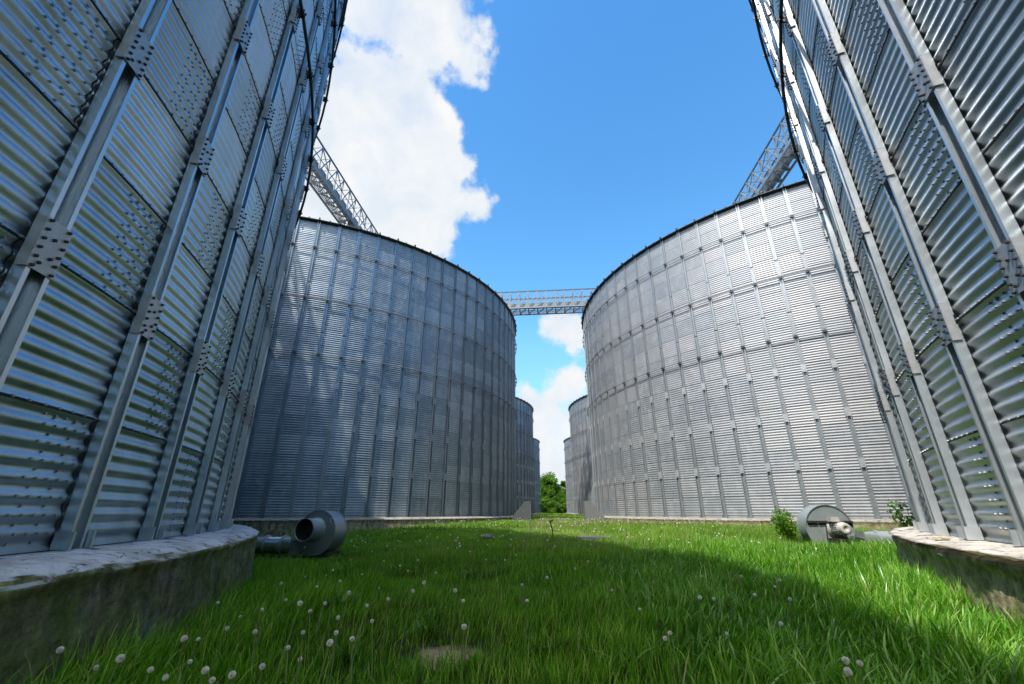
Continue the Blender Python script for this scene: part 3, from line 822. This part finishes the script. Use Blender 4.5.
def clump_s(r_, N):
    cx = -4.5+8*r_.random(110); cy = 1.3+6.5*r_.random(110)**.9; i = r_.integers(0, 110, N)
    return cx[i]+r_.normal(0, .03, N), cy[i]+r_.normal(0, .03, N)
gw = blades('broad_leaved_weeds', 2600, clump_s, lambda X, Y, r_, t_: .13+.12*r_.random(len(X)), lambda X, Y, r_: .018+.018*r_.random(len(X)), M['bushleaf'], 12, lean=.85, segs=4, droop=1.1)
tag(gw, 'low rosettes of broad leaved weeds scattered through the near grass', 'weeds', kind='stuff')

# ------------------------------------------------------------------ dandelions
def puff_mesh(r_=.0110):
    mb = MB(); rr = random.Random(3)
    mb.lathe([(.0001, -r_*.34), (r_*.22, -r_*.2), (r_*.26, 0), (r_*.18, r_*.2), (.0001, r_*.28)], 8)
    n0 = len(mb.f)
    for k in range(150):
        zz = 1-2*(k+.5)/150; ph_ = k*2.39996; q = math.sqrt(1-zz*zz); d = Vector((q*math.cos(ph_), q*math.sin(ph_), zz))
        a = d.orthogonal().normalized(); b = d.cross(a); c0 = d*r_*(.93+.1*rr.random())
        for j in range(3):
            t_ = j*PI/3*2+rr.random()
            e = (a*math.cos(t_)+b*math.sin(t_)); f_ = (a*math.cos(t_+1.3)+b*math.sin(t_+1.3))
            mb.add([d*r_*.25, c0+e*r_*.20, c0+f_*r_*.20], [(0, 1, 2)])
    return new_mesh('seed_head', mb.v, mb.f, [M['puffcore'], M['puff']], midx=[0]*n0+[1]*(len(mb.f)-n0))
PUFF = puff_mesh()
def stem_mesh(h, lx, ly):
    mb = MB(); mb.tube([(0, 0, 0), (lx*.3, ly*.3, h*.4), (lx*.7, ly*.7, h*.75), (lx, ly, h)], [.0032, .003, .0026, .0022], 6); return mb.mesh('stem', M['stem'])
STEMS = [(stem_mesh(h, lx, ly), h, lx, ly) for h, lx, ly in ((.24, .03, .01), (.30, -.04, .02), (.36, .02, -.05), (.27, -.02, -.02), (.42, .05, .04))]
def ray(x, y, f=433., th=math.radians(21.4), psi=math.radians(5.065)):
    u, v = x-512, 342-y; fw = f*math.cos(th)-v*math.sin(th); z_ = f*math.sin(th)+v*math.cos(th)
    return Vector((u*math.cos(psi)-fw*math.sin(psi), u*math.sin(psi)+fw*math.cos(psi), z_))
# where the dandelion clocks stand on the ground (metres, x across, y along the rows)
def clock_spots():
    px = [(120,660),(150,672),(190,662),(212,682),(262,668),(300,660),(286,600),(352,640),(372,622),(255,632),(303,634),(330,643),(336,634),(227,629),(184,640),(288,648),(218,603),(240,618),(262,610),(349,593),(333,570),(317,587),(305,577),(281,584),(379,588),(413,591),(418,560),(408,571),(455,592),(463,602),(436,573),(424,583),(367,606),
          (464,629),(527,601),(547,578),(700,598),(714,600),(755,596),(702,577),(741,577),(790,600),(775,587),(665,639),(670,633),(780,581),(727,635),(781,624),(860,664),(848,672),(846,662),(640,610),(612,590),(588,562),(575,569),(516,555),(505,560),(470,552),(448,548),(486,560),(522,585),
          (96,668),(60,650),(165,680),(232,676),(205,672),(198,640),(300,604),(310,612),(325,604),(338,618),(388,600),(400,566),(384,561),(362,575),(351,560),(372,552),(395,549),(340,582),(326,576)]
    return px
rd = random.Random(5)
kinds = [('white dandelion clock in the shaded grass near the left plinth', 'dandelion clocks by the left plinth'),
         ('white dandelion clock among the shaded grass at left centre', 'dandelion clocks in the middle of the grass'),
         ('white dandelion clock among the denser grass at right', 'dandelion clocks towards the right plinth')]
for (px, py) in clock_spots():
    st, h, lx, ly = STEMS[rd.randrange(5)]
    d = ray(px, py)
    # walk along the sight direction until it meets the level of the flower heads
    t_ = .001
    for k in range(400):
        P = d*t_; 
        if P.z + GZ_CAM <= ground_z(P.x, P.y) + h: break
        t_ *= 1.012
    P = d*t_; x, y = P.x, P.y
    if any((x-cx)**2+(y-cy)**2 < rr*rr for cx, cy, rr in S1): continue
    gz = ground_z(x-lx, y-ly)
    k = 0 if x < -1.6 else (1 if x < .9 else 2)
    e = empty('dandelion', (x-lx, y-ly, gz)); tag(e, kinds[k][0], 'dandelion', kinds[k][1])
    link('stem', st, e); sc = rd.choice((.7, .85, 1.0, 1.1))
    p = link('seed_head', PUFF, e, (lx, ly, h)); p.scale = (sc, sc, sc); p.rotation_euler = (rd.random(), rd.random(), rd.random()*6)
# far specks of dandelions and clover as uncountable ground cover
mb = MB(); 
for k in range(420):
    y = rd.uniform(9, 26); x = rd.uniform(-5.5, 6.5)
    if any((x-cx)**2+(y-cy)**2 < rr*rr for cx, cy, rr in S1): continue
    z = ground_z(x, y)+rd.uniform(.14, .26); r_ = rd.uniform(.010, .02)
    mb.lathe([(.0001, -r_), (r_*.8, -r_*.6), (r_, 0), (r_*.8, r_*.6), (.0001, r_)], 6, Matrix.Translation((x, y, z)))
o = mb.build('clover_flowers', M['puff']); tag(o, 'tiny pale clover and daisy heads scattered in the farther grass', 'flowers', kind='stuff')

# ------------------------------------------------------------------ shrubs and trees
def leaf_cloud(pts, size, seed, up=.3):
    """one small folded leaf per point"""
    r_ = np.random.default_rng(seed); n = len(pts); P = np.asarray(pts)
    d = r_.normal(size=(n, 3)); d[:, 2] = d[:, 2]*.6+up; d /= np.linalg.norm(d, axis=1)[:, None]
    q = r_.normal(size=(n, 3)); s_ = np.cross(d, q); s_ /= np.linalg.norm(s_, axis=1)[:, None]
    nn = np.cross(d, s_); L = size*(.6+.8*r_.random(n))[:, None]
    V = np.stack([P, P+d*L*.5+s_*L*.28+nn*L*.06, P+d*L, P+d*L*.5-s_*L*.28+nn*L*.06], 1)
    base = np.arange(n)*4; loops = np.stack([base, base+1, base+2, base+3], -1).ravel()
    return V.reshape(-1, 3), loops, n
def tree(name, loc, height, crown_r, seed, label, cat, group=None, trunk_h=.3, nclump=60, nleaf=220, leaf=.22, mat='leaf', trunk_r=.18, squash=1.0, limbs=9, low=.1):
    rr = random.Random(seed); t = empty(name, loc); tag(t, label, cat, group)
    mb = MB(); tips = []
    mb.tube([(0, 0, -.2), (.04, .02, height*.25), (-.03, .05, height*.5), (.05, 0, height*.82)], [trunk_r, trunk_r*.8, trunk_r*.5, trunk_r*.15], 9)
    cz = height*(trunk_h+1)/2; hz = height*(1-trunk_h)/2
    clumps = []
    for k in range(nclump):
        for _ in range(30):
            v = Vector((rr.uniform(-1, 1), rr.uniform(-1, 1), rr.uniform(-1, 1)))
            if .25 < v.length < 1: break
        q = 1+.25*noise.noise(v*1.7+Vector((seed, 0, 0)))
        wid_ = 1-.35*max(0, v.z)
        clumps.append(Vector((v.x*crown_r*q*wid_, v.y*crown_r*q*wid_*squash, cz+v.z*hz*q)))
    for k in range(limbs):
        c = clumps[k % len(clumps)]; z0 = height*rr.uniform(trunk_h*.5, .6)
        m_ = Vector((c.x*.4, c.y*.4, z0+(c.z-z0)*.45)); mb.tube([(0, 0, z0), m_, c], [trunk_r*.4, trunk_r*.25, trunk_r*.06], 6)
    mb.build('trunk', M['bark'], t)
    r_ = np.random.default_rng(seed); P = []; sh = []
    cr = crown_r*.30
    for c in clumps:
        tone = r_.normal(.45, .16)
        n = int(nleaf*(.5+r_.random())); g_ = r_.normal(size=(n, 3)); g_ /= np.linalg.norm(g_, axis=1)[:, None]; g_ *= (r_.random(n)**.45)[:, None]*cr*(.6+.7*r_.random())
        g_[:, 2] *= .75
        pts = g_ + np.array(c[:]); pts = pts[pts[:, 2] > low]
        P.append(pts); sh.append(np.clip(tone + .25*g_[:len(pts), 2]/cr + r_.normal(0, .1, len(pts)), 0, 1))
    P = np.concatenate(P); sh = np.concatenate(sh)
    V, L, n = leaf_cloud(P, leaf, seed)
    me = np_mesh('crown', V, L, np.full(n, 4), [M[mat]], None, np.zeros(n, bool), {'shade': np.repeat(sh, 4), 'tip': np.ones(4*n)})
    link('crown', me, t)
    return t
tree('tree', (-.9, 117, -.3), 9.4, 3.6, 3, 'full bright green round-crowned tree beyond the end of the silo rows', 'tree', 'trees beyond the silo rows', trunk_h=.06, nclump=90, nleaf=230, leaf=.42, trunk_r=.25, low=.2)
tree('tree', (2.9, 124, -.3), 9.2, 1.9, 9, 'slim darker tree at the right of the round one, partly behind the silos', 'tree', 'trees beyond the silo rows', trunk_h=.05, nclump=50, nleaf=200, leaf=.4, trunk_r=.2, low=.2)
tree('tree', (-5.6, 128, -.3), 8.5, 3.2, 14, 'green tree mostly hidden behind the left row of silos', 'tree', 'trees beyond the silo rows', trunk_h=.06, nclump=60, nleaf=200, leaf=.42, trunk_r=.2, low=.2)
def shrub(loc, h, r_, seed, label, n=1, leaf=.07, nclump=14, nleaf=60, stems=7):
    rr = random.Random(seed); t = empty('shrub', loc); tag(t, label, 'shrub')
    mb = MB(); tips = []
    for k in range(stems):
        a = rr.uniform(0, 2*PI); q = r_*rr.uniform(.3, 1); hh = h*rr.uniform(.55, 1.0)
        p = [(0, 0, -.1), (q*.4*math.cos(a), q*.4*math.sin(a), hh*.5), (q*math.cos(a), q*math.sin(a), hh)]
        mb.tube(p, [.012, .009, .004], 5)
        for s_ in range(4+nclump//3): 
            u = rr.uniform(.25, 1); A, B = (Vector(p[0]).lerp(Vector(p[1]), u*2) if u < .5 else Vector(p[1]).lerp(Vector(p[2]), u*2-1)), 0
            tips.append(A)
    mb.build('stems', M['bark'], t)
    r2 = np.random.default_rng(seed); P = []; sh = []
    for c in tips:
        k_ = nleaf//4; g_ = r2.normal(size=(k_, 3))*r_*.17; P.append(g_+np.array(c[:])); sh.append(np.clip(r2.normal(.5, .2)+r2.normal(0, .1, k_), 0, 1))
    P = np.concatenate(P); sh = np.concatenate(sh)
    V, L, n_ = leaf_cloud(P, leaf, seed)
    me = np_mesh('leaves', V, L, np.full(n_, 4), [M['bushleaf']], None, np.zeros(n_, bool), {'shade': np.repeat(sh, 4), 'tip': np.ones(4*n_)})
    link('leaves', me, t); return t
tree('bush', (-1.6, 112, -.3), 3.4, 3.4, 31, 'low dense green bush under the round tree', 'bush', None, trunk_h=-.3, nclump=70, nleaf=200, leaf=.38, trunk_r=.08, low=-.2)
tree('bush', (3.6, 114, -.3), 3.2, 3.2, 33, 'low green bush between the round tree and the right silos', 'bush', None, trunk_h=-.3, nclump=60, nleaf=200, leaf=.38, trunk_r=.08, low=-.2)
shrub((5.12, 11.0, -.5), .68, .40, 21, 'dense low green shrub left of the fan with the cream motor', nclump=16, nleaf=90, leaf=.06, stems=9)
shrub((7.0, 9.9, -.5), 1.0, .42, 22, 'loose leafy shrub right of the fan, at the tip of the right plinth', nclump=6, nleaf=36, leaf=.08, stems=6)

# ------------------------------------------------------------------ camera, light, sky
cam = D.cameras.new('camera'); co = D.objects.new('camera', cam); C.objects.link(co)
cam.sensor_width = 36; cam.lens = 433/1024*36; cam.clip_start = .05; cam.clip_end = 5000
co.location = (0, 0, GZ_CAM); co.rotation_euler = (math.radians(90+21.4), math.radians(0), math.radians(5.065))
bpy.context.scene.camera = co

SUN_AZ = math.radians(214)      # compass bearing of the sun, clockwise from +y
SUN_EL = math.radians(59.3)
sd = Vector((math.sin(SUN_AZ)*math.cos(SUN_EL), math.cos(SUN_AZ)*math.cos(SUN_EL), math.sin(SUN_EL)))
sl = D.lights.new('sun', 'SUN'); sl.energy = 5.0; sl.angle = math.radians(.53); sl.color = (1, .955, .89)
so = D.objects.new('sun', sl); C.objects.link(so); so.rotation_euler = (-sd).to_track_quat('-Z', 'Y').to_euler(); so.location = (-20, -20, 60)

w = D.worlds.new('World'); bpy.context.scene.world = w; w.use_nodes = True; nt = w.node_tree; nt.nodes.clear()
s = NT.__new__(NT); s.t = nt; s.m = None
out = s.n('ShaderNodeOutputWorld'); bg = s.n('ShaderNodeBackground'); bg.inputs[1].default_value = .15
sky = s.n('ShaderNodeTexSky'); sky.sky_type = 'NISHITA'; sky.sun_disc = False; sky.sun_elevation = SUN_EL; sky.sun_rotation = SUN_AZ
sky.air_density = 1.0; sky.dust_density = .6; sky.ozone_density = 1.6
tc = s.n('ShaderNodeTexCoord'); dirv = tc.outputs['Generated']
hsv = s.n('ShaderNodeHueSaturation'); hsv.inputs['Saturation'].default_value = 1.10; hsv.inputs['Value'].default_value = 2.25; s.l(sky.outputs[0], hsv.inputs['Color'])
skyc = s.mix(1.0, hsv.outputs[0], (.62, .99, 1.02), 'MULTIPLY')
BL = [(-0.2527,0.4258,0.8688,0.1484),(-0.2067,0.5190,0.8294,0.1002),(-0.3218,0.5989,0.7334,0.1369),(-0.1466,0.5704,0.8082,0.0577),
(-0.4024,0.6796,0.6133,0.1515),(-0.2741,0.7395,0.6149,0.1174),(-0.1460,0.7654,0.6268,0.0431),(-0.2393,0.7866,0.5692,0.0701),
(0.0622,0.9184,0.3908,0.050),(0.0561,0.9372,0.3443,0.0408),(0.0376,0.9624,0.2691,0.072),(-0.0079,0.9627,0.2703,0.0228),
(-0.0220,0.9829,0.1827,0.080),(0.0218,0.9885,0.1495,0.0610),(-0.0029,0.9972,0.0752,0.0946),(-0.0540,0.9641,0.2600,0.0228),(-.215,.50,.84,.11),(-.20,.66,.72,.055),(-.225,.655,.722,.085),(-.19,.70,.688,.05),
(.05,.22,.975,.10),(.06,.02,1.0,.12),(.04,-.22,.97,.12),(-.25,.02,.97,.07),(.0,-.85,.5,.38),(.0,-.97,.2,.3),(-.20,-.42,.88,.30),(.05,-.50,.86,.22),(.02,-.55,.83,.16),(-.75,-.45,.48,.30),(-.45,-.75,.45,.25),(.72,-.62,.22,.16),(.97,-.05,.22,.13)]  # unseen clouds, added to fill the shade and streak the steel with reflections
acc = None
for (x, y, z, r_) in BL:
    v = s.n('ShaderNodeVectorMath'); v.operation = 'DISTANCE'; s.l(dirv, v.inputs[0]); v.inputs[1].default_value = (x, y, z)
    q = s.math('SUBTRACT', r_, v.outputs['Value'])          # signed distance in radians
    acc = q if acc is None else s.math('SMOOTH_MAX', acc, q, .03)
n1 = s.noise(dirv, 7.0, 9, .58, .1); n2 = s.noise(dirv, 26, 7, .6, .2)
edge = s.math('ADD', acc, s.math('ADD', s.math('MULTIPLY_ADD', n1, .20, -.10), s.math('MULTIPLY_ADD', n2, .040, -.02)))
mask = s.n('ShaderNodeMapRange'); mask.interpolation_type = 'SMOOTHSTEP'; s.l(edge, mask.inputs[0])
mask.inputs[1].default_value = -.004; mask.inputs[2].default_value = .026; mask.inputs[3].default_value = 0; mask.inputs[4].default_value = 1
n3 = s.noise(dirv, 4.2, 7, .55); thin = s.ramp(n3, [(.30, .80), (.44, 1.0)])
n4 = s.noise(dirv, 9, 8, .55, .4)
cc = s.mix(s.ramp(n4, [(.36, 0.0), (.64, 1.0)]), (5.2, 5.7, 6.2), (6.4, 6.45, 6.5))
ha = s.n('ShaderNodeMath'); 
mfin = s.math('MULTIPLY', mask.outputs[0], thin)
sz = s.n('ShaderNodeSeparateXYZ'); s.l(dirv, sz.inputs[0])
skyc = s.mix(s.ramp(sz.outputs[2], [(.02, .75), (.42, 0.0)]), skyc, (3.1, 4.5, 6.3))
skyc = s.mix(s.ramp(sz.outputs[2], [(.35, 0.0), (.90, 1.0)]), skyc, s.mix(1.0, skyc, (.66, .82, .96), 'MULTIPLY'))
# unseen clouds overhead and behind, boosted to add fill to the shade
dt = s.n('ShaderNodeVectorMath'); dt.operation = 'DOT_PRODUCT'; s.l(dirv, dt.inputs[0]); dt.inputs[1].default_value = tuple(sd)
fill_gain = s.n('ShaderNodeMapRange'); s.l(dt.outputs['Value'], fill_gain.inputs[0]); fill_gain.inputs[1].default_value = .66; fill_gain.inputs[2].default_value = .90; fill_gain.inputs[3].default_value = 1.0; fill_gain.inputs[4].default_value = 3.4
cc = s.mix(1.0, cc, fill_gain.outputs[0], 'MULTIPLY')
final = s.mix(mfin, skyc, cc)
s.l(final, bg.inputs[0]); s.l(bg.outputs[0], out.inputs[0])

sc = bpy.context.scene
sc.view_settings.view_transform = 'Standard'; sc.view_settings.look = 'None'; sc.view_settings.exposure = 0
sc.cycles.use_denoising = True
sc.cycles.max_bounces = 8; sc.cycles.glossy_bounces = 4; sc.cycles.diffuse_bounces = 3; sc.cycles.transmission_bounces = 2
sc.cycles.sample_clamp_indirect = 6; sc.cycles.caustics_reflective = False
